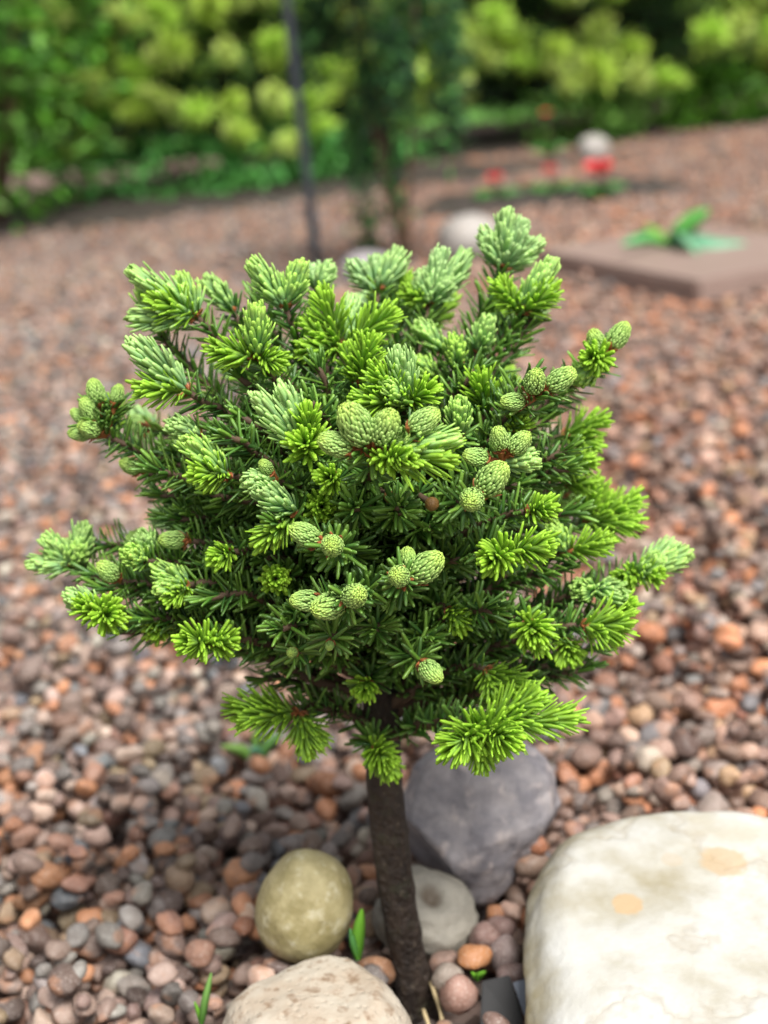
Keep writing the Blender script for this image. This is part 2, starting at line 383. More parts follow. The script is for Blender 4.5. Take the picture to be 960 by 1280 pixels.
EXTRA = [(594, 1196, -.004, .0078, .0058, .0050, (.46, .21, .09), .3), (574, 1243, -.024, .0078, .0076, .0080, (.33, .20, .16), .0),
         (632, 1195, .004, .0066, .0070, .0088, (.24, .185, .175), -.2), (607, 1172, .012, .0070, .006, .006, (.24, .15, .13), .5),
         (556, 1205, .004, .0072, .006, .0064, (.30, .20, .16), .8), (626, 1160, .022, .0064, .006, .0055, (.22, .14, .125), .2),
         (470, 1215, -.005, .0088, .007, .007, (.30, .16, .09), .1), (640, 1222, -.006, .0064, .0065, .007, (.2, .14, .13), 1.1),
         (560, 1222, -.01, .0070, .006, .0058, (.30, .25, .21), .4)]
# ------------------------------------------------------------------ gravel: the 300 that show largest as pebbles, the rest as one part
occl = [[(652, 1290), (652, 1130), (700, 1035), (800, 1012), (965, 1018), (965, 1290)], [(270, 1290), (300, 1205), (345, 1190), (440, 1195), (520, 1250), (525, 1290)],
        [(320, 1130), (350, 1075), (420, 1065), (445, 1110), (420, 1170), (360, 1192), (322, 1165)], [(500, 925), (690, 940), (702, 1040), (600, 1146), (510, 1075)],
        [(450, 800), (508, 800), (515, 1050), (535, 1250), (490, 1250), (455, 1000)], [(510, 1075), (585, 1140), (560, 1180), (515, 1185)],
        [(40, 700), (90, 480), (180, 330), (650, 270), (790, 410), (860, 700), (780, 800), (720, 910), (600, 975), (530, 940), (500, 880), (330, 830), (130, 820)]]
idb = np.full((1290, 970), -1, np.int32)
cand = np.where((cu > -10) & (cu < 970) & (cv > 620) & (cv < 1295) & (ps > 9))[0]
cand = cand[np.argsort(-cz_[cand] + Z[cand] * .0)]
for i in cand:
    r = ps[i] * .5; x0, x1, y0, y1 = int(max(cu[i] - r, 0)), int(min(cu[i] + r, 969)), int(max(cv[i] - r * .8, 0)), int(min(cv[i] + r * .8, 1289))
    if x1 > x0 and y1 > y0: idb[y0:y1, x0:x1] = i
pu, pv = np.meshgrid(np.arange(970), np.arange(1290))
for poly in occl:
    ins = np.zeros(pu.shape, bool); n = len(poly)
    for k in range(n):
        (xa, ya), (xb, yb) = poly[k], poly[(k + 1) % n]
        if ya != yb: ins ^= ((ya > pv) != (yb > pv)) & (pu < (xb - xa) * (pv - ya) / (yb - ya) + xa)
    idb[ins] = -2
idb[1280:] = -2; idb[:, 960:] = -2
cnt = np.bincount(idb[idb >= 0], minlength=NP)
single = np.argsort(-cnt)[:300]; single = single[cnt[single] > 0]
# pebbles give way to the stones' cores and the trunk hole
for x, y, r in [(*boulder.location[:2], .062), (*at(394, 1290, -.052)[:2], .026), (*at(381, 1133, .005)[:2], .010), (*at(603, 1036, .065)[:2], .018), (.004, .0, .016), (.03, -.012, .024)]:
    keep &= (X - x) ** 2 + (Y - y) ** 2 > r * r
single = [i for i in single if keep[i]]
PM = []
for k in range(NVAR):
    V, F = PEB[2][k]; PM.append(mesh_np('pebble', V, F, M['pebble']))
for i in single:
    o = ob('pebble', PM[var[i]], ground)
    R = rots[i] @ np.diag(ax[i]); mm = Matrix.Identity(4)
    for r_ in range(3):
        for c_ in range(3): mm[r_][c_] = R[r_, c_]
        mm[r_][3] = (X[i], Y[i], Z[i])[r_]
    o.matrix_local = mm; o.color = (*tint[i], 1); keep[i] = False
for (u, v, yy, a_, b_, c_, cc, rz) in EXTRA:
    o = ob('pebble', PM[int(u) % NVAR], ground, tuple(at(u, v, yy))); o.scale = (a_, b_, c_); o.rotation_euler = (.2, .1, rz); o.color = (*cc, 1)
inview = (cu > -60) & (cu < 1020) & (cv > -50) & (cv < 1340)
lod = np.where((ps > 15) & inview, 1, 0); lod = np.where((ps > 26) & inview & (cv > 1000), 1, lod)
GV, GF, GC, off = [], [], [], 0
for s in (0, 1):
    for k in range(NVAR):
        ii = np.where(keep & (lod == s) & (var == k))[0]
        if not len(ii): continue
        V, F = PEB[s][k]
        if s == 0: V = V * 1.06
        P = np.einsum('nij,nvj->nvi', rots[ii] * ax[ii][:, None, :], np.broadcast_to(V, (len(ii), *V.shape))) + np.stack([X[ii], Y[ii], Z[ii]], 1)[:, None]
        GV.append(P.reshape(-1, 3)); GF.append((F[None] + (np.arange(len(ii)) * len(V))[:, None, None]).reshape(-1, 3) + off)
        GC.append(np.repeat(tint[ii], len(V), 0)); off += len(ii) * len(V)
grv = ob('gravel', mesh_np('gravel', np.concatenate(GV), np.concatenate(GF), M['gravel'], np.concatenate(GC)), ground)
grv['kind'] = 'stuff'
print('pebbles', NP, 'single', len(single), 'tris', sum(len(f) for f in GF))
# ------------------------------------------------------------------ the grafted dwarf fir
fir = empty('dwarf_fir', (0, 0, 0))
tag(fir, 'small grafted dwarf fir with bushy green crown on a thin dark trunk', 'tree')
t = NT('trunk_bark'); co = t.coord()
mp = t.new('ShaderNodeMapping'); mp.inputs['Scale'].default_value = (1, 1, .35); t.l.new(co, mp.inputs[0])
c = t.mix(t.ramp(t.noise(130, 7, .7, mp.outputs[0]), [(.35, 0.0), (.7, 1.0)]), (.015, .010, .0075), (.062, .039, .025))
c = t.mix(t.ramp(t.noise(320, 4, .6, co), [(.58, 0.0), (.72, .6)]), c, (.16, .125, .09))
c = t.mix(t.ramp(t.noise(60, 3, .6, co), [(.56, 0.0), (.7, .5)]), c, (.06, .07, .03))
t.base(c); t.rough(.62); b_ = t.bump(t.noise(160, 7, .7, mp.outputs[0]), 1.0, .006); t.bump(t.voro(300, co), .6, .002, b_)
M['bark'] = t.m
M['tape'] = plain('black_tape', (.012, .012, .014), .32, .3, 200, .3, .001)
M['wood'] = plain('graft_wood', (.20, .10, .05), .6, .5, 180, .5, .001)
TP = [(528, 1290), (522, 1252), (511, 1200), (498, 1130), (489, 1060), (481, 990), (478, 930), (477, 890), (478, 860), (479, 835), (474, 790), (470, 740), (466, 690), (464, 640), (462, 600)]
TR = [.0086, .0082, .0077, .0073, .0072, .0074, .0073, .0073, .0072, .0066, .0058, .0050, .0042, .0034, .0024]
tp = np.array([at(u, v, 0) for u, v in TP]); tp[:, 1] = np.interp(tp[:, 2], [0, .3], [0, .006])
tt = np.linspace(0, len(TP) - 1, 70); tpts = np.stack([np.interp(tt, range(len(TP)), tp[:, k]) for k in range(3)], 1); trad = np.interp(tt, range(len(TP)), TR)
for k in range(3): tpts[1:-1, k] = (tpts[:-2, k] + tpts[1:-1, k] * 2 + tpts[2:, k]) / 4
trad = trad * (1 + .05 * np.sin(tt * 2.1) + .025 * rng.normal(size=len(tt)))
trunk = ob('trunk', tube_mesh('trunk', tpts, trad, 22, M['bark'], .025), fir)
ga = at(478, 866, 0); gb = at(479, 838, 0); ga[1] = gb[1] = .004
gpts = np.array([ga + (gb - ga) * s for s in np.linspace(0, 1, 6)])
ob('graft_tape', tube_mesh('graft_tape', gpts, [.0080, .0083, .0081, .0083, .0080, .0074], 20, M['tape'], .02), trunk)
# a strip of paler wood where the stem was cut
gw = np.array([at(u, v, -.0052) for u, v in ((466, 836), (464, 822), (463, 806), (464, 794))])
ob('graft_cut', tube_mesh('graft_cut', gw, [.0022, .0034, .0032, .0016], 10, M['wood'], .05), trunk)

C_OLD = np.array([[.028, .110, .024], [.052, .168, .022], [.100, .245, .028], [.175, .350, .045]])
C_TIP = np.array([.24, .42, .08])
def old_needles(pts, s0, n_per_m, spread=0.0, lo=.0084, hi=.0120, rings5=True, yellow=0.0, closed=False):
    seg = np.linalg.norm(np.diff(pts, axis=0), axis=1); L = np.concatenate([[0], np.cumsum(seg)]); tot = L[-1]
    a = max(0, tot - s0); n = int((tot - a) * n_per_m)
    if n < 4: n = 4
    s = a + (tot - a) * (np.arange(n) + rng.uniform(0, 1, n)) / n
    P = np.stack([np.interp(s, L, pts[:, k]) for k in range(3)], 1)
    T = nrm(np.gradient(pts, axis=0)); T = nrm(np.stack([np.interp(s, L, T[:, k]) for k in range(3)], 1))
    up = np.array([0, 0, 1.0]); X_ = nrm(np.cross(T, up + .01)); Y_ = np.cross(X_, T)
    az = np.arange(n) * GA + rng.normal(0, .25, n)
    rad = X_ * np.cos(az)[:, None] + Y_ * np.sin(az)[:, None]
    frac = (s - a) / (tot - a)
    ang = np.radians(rng.uniform(42, 66, n) + spread * np.clip(frac * 2 - 1, 0, 1) * rng.uniform(0, 1, n))
    if closed: ang = np.where(frac > .9, np.radians(rng.uniform(8, 45, n)), ang)
    D = T * np.cos(ang)[:, None] + rad * np.sin(ang)[:, None] + up * np.where(np.sin(az) < -.3, .28, .10)[:, None]
    Ln = rng.uniform(lo, hi, n) * (1 - .12 * (frac > .93)); Wn = rng.uniform(.0014, .0018, n)
    k = rng.integers(0, 4, n); c = C_OLD[k] * rng.uniform(.8, 1.3, (n, 1)); c = c + yellow * np.array([.09, .07, 0])
    tipc = c * .55 + C_TIP * .45 * rng.uniform(.5, 1.2, (n, 1))
    return needle_geo(P, D, T * .9 + rng.normal(0, .35, (n, 3)), Ln, Wn, rng.uniform(-.16, .10, n), c * .9, tipc)
Y1 = np.array([.35, .66, .035]); Y2 = np.array([.52, .80, .08]); BL = np.array([.25, .55, .23]); PALE = np.array([.52, .74, .32])
def shoot_geo(B, Tp, kind, wpx):
    v = Tp - B; Lt = np.linalg.norm(v); d = v / Lt; x, y, _ = frame(d); wr = wpx * .000285 * .5 * 1.35; Lt *= 1.10
    if kind == 'T': nl = np.clip(max(wr * 1.2, Lt * .46), .0070, .0128); la = max(Lt - nl * .72, .003); n = int(32 + la * 2500); a0, a1 = 58, 10; bend = -.06
    elif kind == 'F': nl = np.clip(wr * 1.15, .0058, .0115); la = max(Lt - nl * .55, .0025); n = int(42 + la * 2200); a0, a1 = 84, 14; bend = .04
    else: nl = np.clip(max(Lt * .44, wr * 1.25), .0066, .0110); la = max(Lt - nl * .86, .003); n = int(54 + la * 3200); a0, a1 = 46, 11; bend = .20
    f = (np.arange(n) + .5) / n; az = np.arange(n) * GA + rng.normal(0, .18, n)
    rad = np.outer(np.cos(az), x) + np.outer(np.sin(az), y)
    ang = np.radians(a0 + (a1 - a0) * f ** .85 + rng.normal(0, 6, n))
    D = d * np.cos(ang)[:, None] + rad * np.sin(ang)[:, None]
    P = B + np.outer(la * (.06 + .94 * f), d) + rad * (.0014 if kind == 'S' else .0008)
    Ln = nl * rng.uniform(.82, 1.12, n) * np.where(f > .88, .8, 1) * np.where(f < .12, .72, 1)
    Wn = rng.uniform(.00150, .00195, n) * (1.1 if kind == 'S' else 1)
    ymix = rng.uniform(0, .3) if B[1] > .035 else rng.uniform(.25, .85)
    if kind == 'S':
        cb = BL * rng.uniform(.75, 1.1, (n, 1)); tc = (Y2 * ymix + PALE * (1.05 - ymix)) * rng.uniform(.8, 1.15, (n, 1)); und = np.array([.36, .52, .36])
    else:
        cb = (Y1 * .72 + BL * .2 * rng.uniform(0, 1, (n, 1))) * rng.uniform(.62, 1.0, (n, 1)); tc = (Y1 * .55 + Y2 * .45) * rng.uniform(.85, 1.15, (n, 1)); und = np.array([.34, .52, .26])
    U = -rad if kind == 'S' else rad * -1.0
    V, F, C = needle_geo(P, D, U + rng.normal(0, .12, (n, 3)), Ln, Wn, np.full(n, bend) + rng.normal(0, .07, n), cb, tc, thick=.45, under=und)
    return V, F, C
def stem_tube(B, E, r0, r1, c, sides=6, n=4):
    pts = np.linspace(B, E, n); V, F = tube(pts, np.linspace(r0, r1, n), sides)
    return V, np.array(F), np.tile(np.array(c), (len(V), 1))
def bud_geo(Bs, Tp, wpx):
    v = Tp - Bs; L = np.linalg.norm(v); d = v / L; x, y, _ = frame(d); r = wpx * .000285 * .46
    V, F = ICO[2]; c = (Bs + Tp) / 2
    core = c + np.outer(V[:, 0] * r * .88, x) + np.outer(V[:, 1] * r * .88, y) + np.outer(V[:, 2] * L * .47, d)
    F4 = np.concatenate([F, F[:, 2:]], 1)
    parts = [(core, F4, np.tile(np.array([.20, .34, .08]), (len(core), 1)))]
    n = 150; f = (np.arange(n) + .5) / n; zz = -.90 + 1.88 * f; rho = np.sqrt(np.maximum(1 - np.abs(zz) ** 2.3, 0)) * (1 - .12 * zz)
    az = np.arange(n) * GA + rng.normal(0, .05, n); rad = np.outer(np.cos(az), x) + np.outer(np.sin(az), y)
    P = c + rad * (rho * r * .88)[:, None] + np.outer(zz * L * .47, d)
    nor = nrm(rad * (rho / r)[:, None] + np.outer(zz / (L * .5), d))
    tan = nrm(d - nor * (nor @ d)[:, None] + 1e-4)
    D = tan * .96 + nor * (.20 + .5 * np.clip(zz, 0, 1) ** 3)[:, None] + rng.normal(0, .06, (n, 3))
    Ln = r * rng.uniform(.46, .66, n) * np.where(zz > .75, .6, 1); Wn = r * rng.uniform(.215, .27, n)
    cb = np.array([.20, .40, .09]) * rng.uniform(.75, 1.1, (n, 1)); tc = np.array([.50, .72, .22]) * rng.uniform(.8, 1.15, (n, 1)) + np.outer(np.clip(zz, 0, 1), [.07, .05, -.08])
    parts.append(needle_geo(P - D * (Ln * .25)[:, None], D, -nor, Ln, Wn, np.full(n, .20), cb, tc, prof=(.8, 1, 1, .85, .5), thick=.5))
    return join(parts)
def scales_geo(B, d, r, n=12, L=.0045):
    x, y, d = frame(d); az = rng.uniform(0, 6.28, n); rad = np.outer(np.cos(az), x) + np.outer(np.sin(az), y)
    D = rad * rng.uniform(.5, 1.1, (n, 1)) + d * rng.uniform(.1, 1.0, (n, 1))
    return needle_geo(B + rad * r * .35 + np.outer(rng.uniform(-.5, .3, n) * .002, d), D, -rad + d * .2, rng.uniform(.6, 1.2, n) * L, rng.uniform(.0016, .0027, n), rng.uniform(.1, .5, n), np.tile([.3, .1, .03], (n, 1)), np.tile([.3, .1, .03], (n, 1)), prof=(.9, 1, .9, .5, .15), thick=.25)

# clusters read off the crown: node x, y, depth (cm, minus = towards the path), [(tip x, tip y, forward cm, kind, width)]
N = [
 (247, 396, 1, [(166, 340, .2, 'S', 44), (162, 398, .3, 'S', 36), (226, 345, -.4, 'S', 36), (190, 372, .9, 'T', 44)]),
 (292, 390, 3, [(257, 346, .2, 'S', 34)]), (357, 385, 1, [(314, 329, .2, 'S', 42), (377, 328, .2, 'S', 34)]),
 (322, 447, -2, [(320, 383, .6, 'S', 38), (262, 436, .7, 'T', 34), (352, 452, .8, 'T', 20)]),
 (236, 490, -2, [(164, 428, .4, 'S', 38), (170, 484, .7, 'T', 38)]),
 (428, 438, 1, [(402, 364, .2, 'T', 40), (492, 388, .4, 'T', 40), (378, 402, .3, 'T', 34), (374, 436, .8, 'T', 24), (440, 372, -.8, 'S', 32)]),
 (447, 482, -1, [(464, 422, .5, 'T', 42), (432, 432, -.2, 'T', 28)]), (472, 364, 6, [(438, 328, -.3, 'S', 34), (500, 317, -.3, 'S', 46), (470, 322, -.5, 'S', 34)]),
 (396, 364, 5, [(413, 331, 0, 'S', 28), (392, 332, -.4, 'S', 24)]),
 (537, 380, 5, [(552, 313, 0, 'S', 36), (524, 342, .4, 'S', 30), (505, 362, .4, 'T', 30), (584, 317, -.4, 'S', 32), (562, 350, .5, 'S', 30)]),
 (628, 336, 5, [(603, 288, .1, 'S', 30), (634, 265, 0, 'S', 36), (655, 277, .3, 'S', 34), (676, 302, -.2, 'S', 34)]),
 (650, 392, 3, [(690, 328, .2, 'S', 40), (692, 362, .7, 'T', 44), (622, 352, .5, 'T', 26)]),
 (597, 440, 2, [(611, 398, .5, 'S', 32)]), (570, 460, 1.5, [(567, 422, .6, 'S', 30)]), (552, 440, 3, [(524, 404, .3, 'S', 34)]), (545, 475, 2, [(520, 450, .4, 'S', 30)]),
 (608, 522, -1, [(598, 466, .6, 'T', 50)]),
 (509, 505, -3.5, [(500, 438, .5, 'S', 34), (466, 462, .7, 'T', 34), (484, 481, 1.0, 'S', 32), (538, 484, .9, 'T', 40), (444, 498, .8, 'T', 28)]),
 (574, 545, -4, [(574, 500, .7, 'S', 32)]),
 (468, 570, -7.6, [(430, 506, .9, 'C', 44), (398, 548, .7, 'C', 32), (490, 514, 1.0, 'C', 38), (549, 513, .5, 'C', 31), (512, 538, .5, 'C', 28), (512, 574, 1.7, 'F', 26), (572, 548, .4, 'S', 30), (566, 572, .4, 'T', 28)]),
 (388, 566, -5, [(318, 493, .5, 'S', 46), (352, 483, .2, 'S', 34), (384, 512, .8, 'T', 36), (378, 548, 1.5, 'T', 40)]),
 (286, 594, -4, [(230, 551, .5, 'S', 38), (242, 590, 1.0, 'T', 38)]), (346, 600, -5, [(306, 602, .5, 'S', 26), (326, 576, .6, 'C', 18)]),
 (370, 640, -5.2, [(324, 612, .8, 'S', 38), (322, 682, .9, 'T', 38)]), (403, 634, -4.4, [(402, 633, 1.5, 'F', 30)]),
 (420, 686, -7.2, [(362, 659, .5, 'C', 30), (413, 680, 1.6, 'C', 29), (398, 668, .2, 'C', 20)]), (458, 634, -5.2, [(431, 642, .5, 'C', 18)]),
 (628, 578, -6.4, [(622, 534, .7, 'C', 25), (661, 541, .6, 'C', 26), (579, 568, .6, 'C', 25), (672, 574, .2, 'S', 22)]),
 (594, 622, -7, [(632, 580, .7, 'C', 38), (587, 626, 1.7, 'C', 31)]),
 (662, 502, -4, [(672, 463, 1.0, 'C', 29), (719, 462, .6, 'C', 31), (626, 502, .5, 'C', 25)]),
 (753, 448, 0, [(740, 412, .5, 'C', 27), (785, 403, .2, 'C', 30), (737, 446, 1.4, 'F', 32), (722, 478, .6, 'S', 26)]),
 (702, 545, 3, [(757, 522, .2, 'T', 46), (748, 556, .6, 'T', 38)]), (700, 575, 1, [(744, 580, .5, 'T', 36)]), (704, 605, 2, [(740, 604, .2, 'T', 38), (722, 570, 0, 'T', 30)]),
 (728, 654, 2, [(746, 602, .1, 'T', 46), (798, 622, .2, 'T', 48), (800, 652, .7, 'T', 42)]), (708, 690, -1.4, [(762, 676, .6, 'T', 40), (690, 655, .2, 'S', 26)]),
 (634, 689, -6.4, [(688, 680, 1.0, 'T', 40), (612, 701, 1.6, 'F', 37)]),
 (796, 718, 0, [(861, 692, .1, 'S', 30), (826, 698, .6, 'S', 32), (826, 716, .9, 'T', 30), (776, 722, .8, 'T', 30), (843, 680, -.3, 'S', 26)]),
 (742, 738, -1.5, [(778, 742, 1.0, 'S', 36), (722, 736, .8, 'S', 32)]), (726, 782, -3, [(788, 778, .6, 'T', 50), (776, 800, .5, 'T', 36)]),
 (661, 776, -4, [(678, 812, 1.0, 'T', 42), (668, 795, 1.4, 'F', 38)]), (606, 836, -3, [(642, 866, .7, 'T', 38), (618, 872, .9, 'T', 30), (664, 862, .3, 'T', 34)]),
 (600, 906, -4.6, [(564, 938, 1.9, 'F', 64), (636, 926, 1.9, 'F', 62), (722, 896, .5, 'T', 56), (604, 962, .9, 'T', 40), (676, 868, .2, 'T', 34)]),
 (527, 828, -6, [(550, 851, 1.0, 'C', 29)]),
 (430, 752, -7.4, [(450, 741, 1.7, 'C', 32), (392, 763, 1.1, 'C', 36), (362, 750, .5, 'C', 28)]),
 (507, 728, -7.4, [(495, 717, 1.7, 'C', 28), (552, 694, .7, 'C', 38), (510, 684, .3, 'C', 26)]),
 (368, 815, -5.4, [(362, 817, .5, 'C', 15)]), (413, 802, -6.6, [(411, 812, .4, 'C', 12)]),
 (92, 705, 1, [(55, 671, .2, 'S', 32), (36, 706, .2, 'S', 32), (106, 656, 0, 'S', 30), (98, 684, .6, 'S', 28)]),
 (151, 727, -2, [(123, 704, .6, 'C', 28)]), (128, 766, -3, [(84, 742, .3, 'S', 34), (100, 756, .9, 'T', 34), (136, 770, 1.5, 'F', 40)]), (170, 712, 1, [(167, 668, 0, 'S', 30)]),
 (238, 676, -2, [(198, 674, .5, 'C', 27)]), (236, 732, -3, [(194, 711, .2, 'S', 32), (196, 736, .7, 'S', 26), (210, 748, .9, 'T', 30)]),
 (262, 803, -4, [(234, 801, 1.1, 'F', 40), (290, 800, .9, 'T', 34)]), (346, 724, -4, [(344, 723, 1.3, 'F', 26)]),
 (373, 890, -2, [(288, 884, .4, 'T', 56), (300, 902, .9, 'T', 44), (386, 944, .8, 'T', 44), (404, 932, .5, 'T', 34)]),
 (466, 932, -1.9, [(492, 970, .8, 'T', 40), (484, 952, 1.2, 'F', 34)]),
 (134, 545, 0, [(115, 473, .3, 'C', 27), (102, 498, .5, 'C', 26), (88, 512, .1, 'C', 20), (98, 530, .8, 'C', 26), (84, 541, .3, 'C', 22), (150, 480, .1, 'C', 20)]),
 (182, 592, 0, [(150, 576, .6, 'C', 24)]), (210, 648, -1, []), (345, 775, -4.5, []), (205, 780, -1.5, [(190, 790, 1.0, 'T', 30)]), (180, 700, -2.5, [(160, 690, .8, 'S', 30)]), (470, 790, -6, []), (565, 775, -4, []), (690, 830, -1, []), (745, 810, 0, []), (330, 850, 0, []),
 (175, 775, -2.6, []), (200, 748, -2, []), (128, 736, -1, []), (150, 790, -1.6, []), (112, 720, 0, []), (190, 690, -1.5, [(176, 668, .3, 'S', 28)]), (705, 800, -2.2, [(712, 824, 1.0, 'T', 34)]), (765, 765, -1.5, [(790, 752, .6, 'T', 32)]), (735, 836, -.5, []), (660, 850, -1.5, []), (300, 520, -2.5, []), (250, 545, -2, [(212, 530, .6, 'S', 30)]), (560, 760, -4, [(580, 785, .9, 'T', 30)]), (460, 850, -3, [(452, 868, .8, 'T', 26)]), (640, 540, -3, [(650, 520, .5, 'T', 30)]), (420, 600, -5.5, [(405, 596, .9, 'T', 28)]), (575, 700, -5, []), (330, 700, -3, []), (290, 690, -3.5, [(268, 700, .9, 'T', 26)]), (660, 640, -4.5, [(690, 632, .8, 'T', 28)]), (540, 800, -5, []), (720, 640, -1, []), (610, 770, -3, []), (230, 640, -1, []), (500, 640, -6.4, []), (540, 660, -5.5, []),
]
EXTRA_CURVE = {}
TAX0, TAX1 = tp[7], tp[13]
def axis_pt(z):
    s = np.clip((z - tp[6][2]) / (tp[13][2] - tp[6][2]), 0, 1)
    return np.array([np.interp(z, tp[:, 2], tp[:, k]) for k in range(3)]) if tp[6][2] <= z <= tp[13][2] else (tp[6] if s == 0 else tp[13]).copy()
SHARP = 0
def build_cluster(node, shoots, filler=False, npm=1850, cover=.075, curve_up=.25):
    """node: 3-D point; shoots: [(tip 3-D, kind, width)]"""
    dirs = [nrm(tpt - node) for tpt, _, _ in shoots]
    hz = node - axis_pt(node[2]); out = nrm(hz * np.array([1, 1, .6]) + np.array([0, 0, .15]) * np.linalg.norm(hz))
    dm = nrm(sum(dirs) * .5 / max(1, len(dirs)) + out) if dirs else out
    dist = np.linalg.norm(hz); za = node[2] - .45 * dist - .004; A = axis_pt(np.clip(za, tp[6][2], tp[12][2]))
    Ld = np.linalg.norm(node - A); rd = nrm((node - A) * np.array([1, 1, .4]))
    pts = bez(A, A + (rd * .33 + np.array([0, 0, .12])) * Ld, node - dm * Ld * .36, node, 14)
    pts[1:-1] += rng.normal(0, .0007, (12, 3))
    br = ob('branch', tube_mesh('branch', pts, np.linspace(.0024, .0011, 14), 7, M['twig'], .05), fir)
    anyC = any(k == 'C' for _, k, _ in shoots)
    og = old_needles(pts, min(cover, Ld * .85), npm, spread=34 if anyC else 14, yellow=.1 if anyC else 0, closed=not shoots)
    o = ob('old_needles', mesh_np('old_needles', og[0], og[1], M['old'], og[2]), br); o['kind'] = 'stuff'
    sg = []
    for (tpt, kind, w) in shoots:
        v = tpt - node; L = np.linalg.norm(v); d = v / L
        if kind == 'C':
            Lb = min(w * .000285 * 1.36, L * .95); Bs = tpt - d * Lb
            st_ = stem_tube(node, Bs + d * Lb * .15, .0010, .0013, [.2, .09, .03])
            ge = bud_geo(Bs, tpt, w); o = ob('bud', mesh_np('bud', ge[0], ge[1], M['bud'], ge[2]), br)
            if L - Lb > .006:
                sp = np.linspace(node, Bs, 6); og = old_needles(sp, 1.0, 2600, 25, .007, .0105); o = ob('old_needles', mesh_np('old_needles', og[0], og[1], M['old'], og[2]), br); o['kind'] = 'stuff'
            sg.append(st_); sg.append(scales_geo(Bs, d, w * .000285 * .5, 11, w * .000285 * .42))
        else:
            ge = shoot_geo(node + d * L * .04, tpt, kind, w); st_ = stem_tube(node, node + d * L * .6, .0010, .0006, [.2, .35, .06], 5)
            ge = join([ge, st_]); o = ob('new_shoot', mesh_np('new_shoot', ge[0], ge[1], M['new'], ge[2]), br)
            if not filler: sg.append(scales_geo(node + d * .001, d, .0022, 7, .0034))
    if sg:
        ge = join(sg); ob('bud_scales', mesh_np('bud_scales', ge[0], ge[1], M['scale'], ge[2]), br)
    return br
for (u, v, yc, sh) in N:
    nd = at(u, v, yc / 100)
    S_ = [(at(a, b, yc / 100 - f / 100), k, w) for a, b, f, k, w in sh]
    br = build_cluster(nd, S_)
for (u, v, yc, r) in ((487, 621, -5.6, .0021), (540, 630, -6.3, .0024)):      # round brown dormant buds
    nd = at(u, v, yc / 100); cen = at(u - 18, v - 12, yc / 100 + .012)
    b_ = build_cluster(cen, [], cover=.03)
    V, F = ICO[3]; V = V * (1 + .12 * np.maximum(V[:, 1:2] * -1, 0) ** 4)
    ob('dormant_bud', mesh_np('dormant_bud', V * r + nd, F, M['brownbud']), b_)
    ge = stem_tube(cen, nd, .0010, .0014, [.2, .09, .03]); ob('bud_stalk', mesh_np('bud_stalk', ge[0], ge[1], M['twig'], ge[2]), b_)
# the rest of the crown: inner twigs and the far side
SIL = [(175, 350), (260, 360), (320, 345), (400, 345), (500, 335), (560, 325), (640, 290), (680, 345), (680, 430), (760, 420), (745, 500), (730, 600), (785, 650), (825, 705), (770, 780), (705, 820), (690, 880),
       (610, 900), (545, 860), (500, 800), (440, 800), (330, 800), (160, 790), (70, 705), (190, 650), (170, 590), (110, 530), (130, 490), (180, 450)]
def inside(poly, x, y):
    r = False; n = len(poly)
    for k in range(n):
        (xa, ya), (xb, yb) = poly[k], poly[(k + 1) % n]
        if (ya > y) != (yb > y) and x < (xb - xa) * (y - ya) / (yb - ya) + xa: r = not r
    return r
CC = at(455, 610, .0); RR = np.array([.118, .10, .088])
cnt_in = cnt_bk = 0
for _ in range(4000):
    if cnt_in >= 62 and cnt_bk >= 46: break
    dv = nrm(rng.normal(size=3)); back = dv[1] > .12
    rr = rng.uniform(.80, .98) if (back and cnt_bk < 46) else rng.uniform(.42, .74)
    nd = CC + dv * RR * rr; u, v, _ = proj(nd)
    if not inside(SIL, u, v): continue
    if back and rr > .78:
        sh = []
        for _k in range(rng.integers(2, 4)):
            dd = nrm(dv + rng.normal(0, .45, 3) + np.array([0, .1, .2])); tpt = nd + dd * rng.uniform(.013, .022); uu, vv, _ = proj(tpt)
            if inside(SIL, uu, vv): sh.append((tpt, rng.choice(['S', 'T', 'C'], p=[.5, .3, .2]), rng.uniform(28, 40)))
        build_cluster(nd, sh, True, 1700); cnt_bk += 1
    elif cnt_in < 62:
        build_cluster(nd, [], True, 1900, .06); cnt_in += 1
print('fir parts', len(fir.children_recursive))
# ------------------------------------------------------------------ small things by the trunk
M['grass'] = leaf_mat('grass_blade', .35, .4, .4, nsc=60)
def blade_mesh(name, pts, w, cb, ct_, mat, thick=.12):
    """one strap leaf along a polyline, with a folded midrib"""
    pts = np.array(pts, float); n = 9; s = np.linspace(0, 1, n)
    L = np.concatenate([[0], np.cumsum(np.linalg.norm(np.diff(pts, axis=0), axis=1))]); L /= L[-1]
    P = np.stack([np.interp(s, L, pts[:, k]) for k in range(3)], 1)
    for _ in range(2): P[1:-1] = (P[:-2] + 2 * P[1:-1] + P[2:]) / 4
    T = nrm(np.gradient(P, axis=0)); side = nrm(np.cross(T, np.array([.25, -.9, .35]))); N_ = np.cross(side, T)
    pr = np.sin(np.pi * np.clip(s * .86 + .10, 0, 1)) ** .7 * w * .5
    V, C = [], []
    for i in range(n):
        V += [P[i] - side[i] * pr[i] + N_[i] * pr[i] * .28, P[i] - N_[i] * thick * w * .15, P[i] + side[i] * pr[i] + N_[i] * pr[i] * .28, P[i] + N_[i] * thick * w * .5]
        c = np.array(cb) * (1 - s[i]) + np.array(ct_) * s[i]; C += [c * 1.0, c * .8, c, c * 1.1]
    F = [(i * 4 + j, i * 4 + (j + 1) % 4, i * 4 + 4 + (j + 1) % 4, i * 4 + 4 + j) for i in range(n - 1) for j in range(4)]
    return mesh_np(name, V, F, mat, np.array(C))
G1, G2 = (.10, .30, .03), (.22, .52, .05)
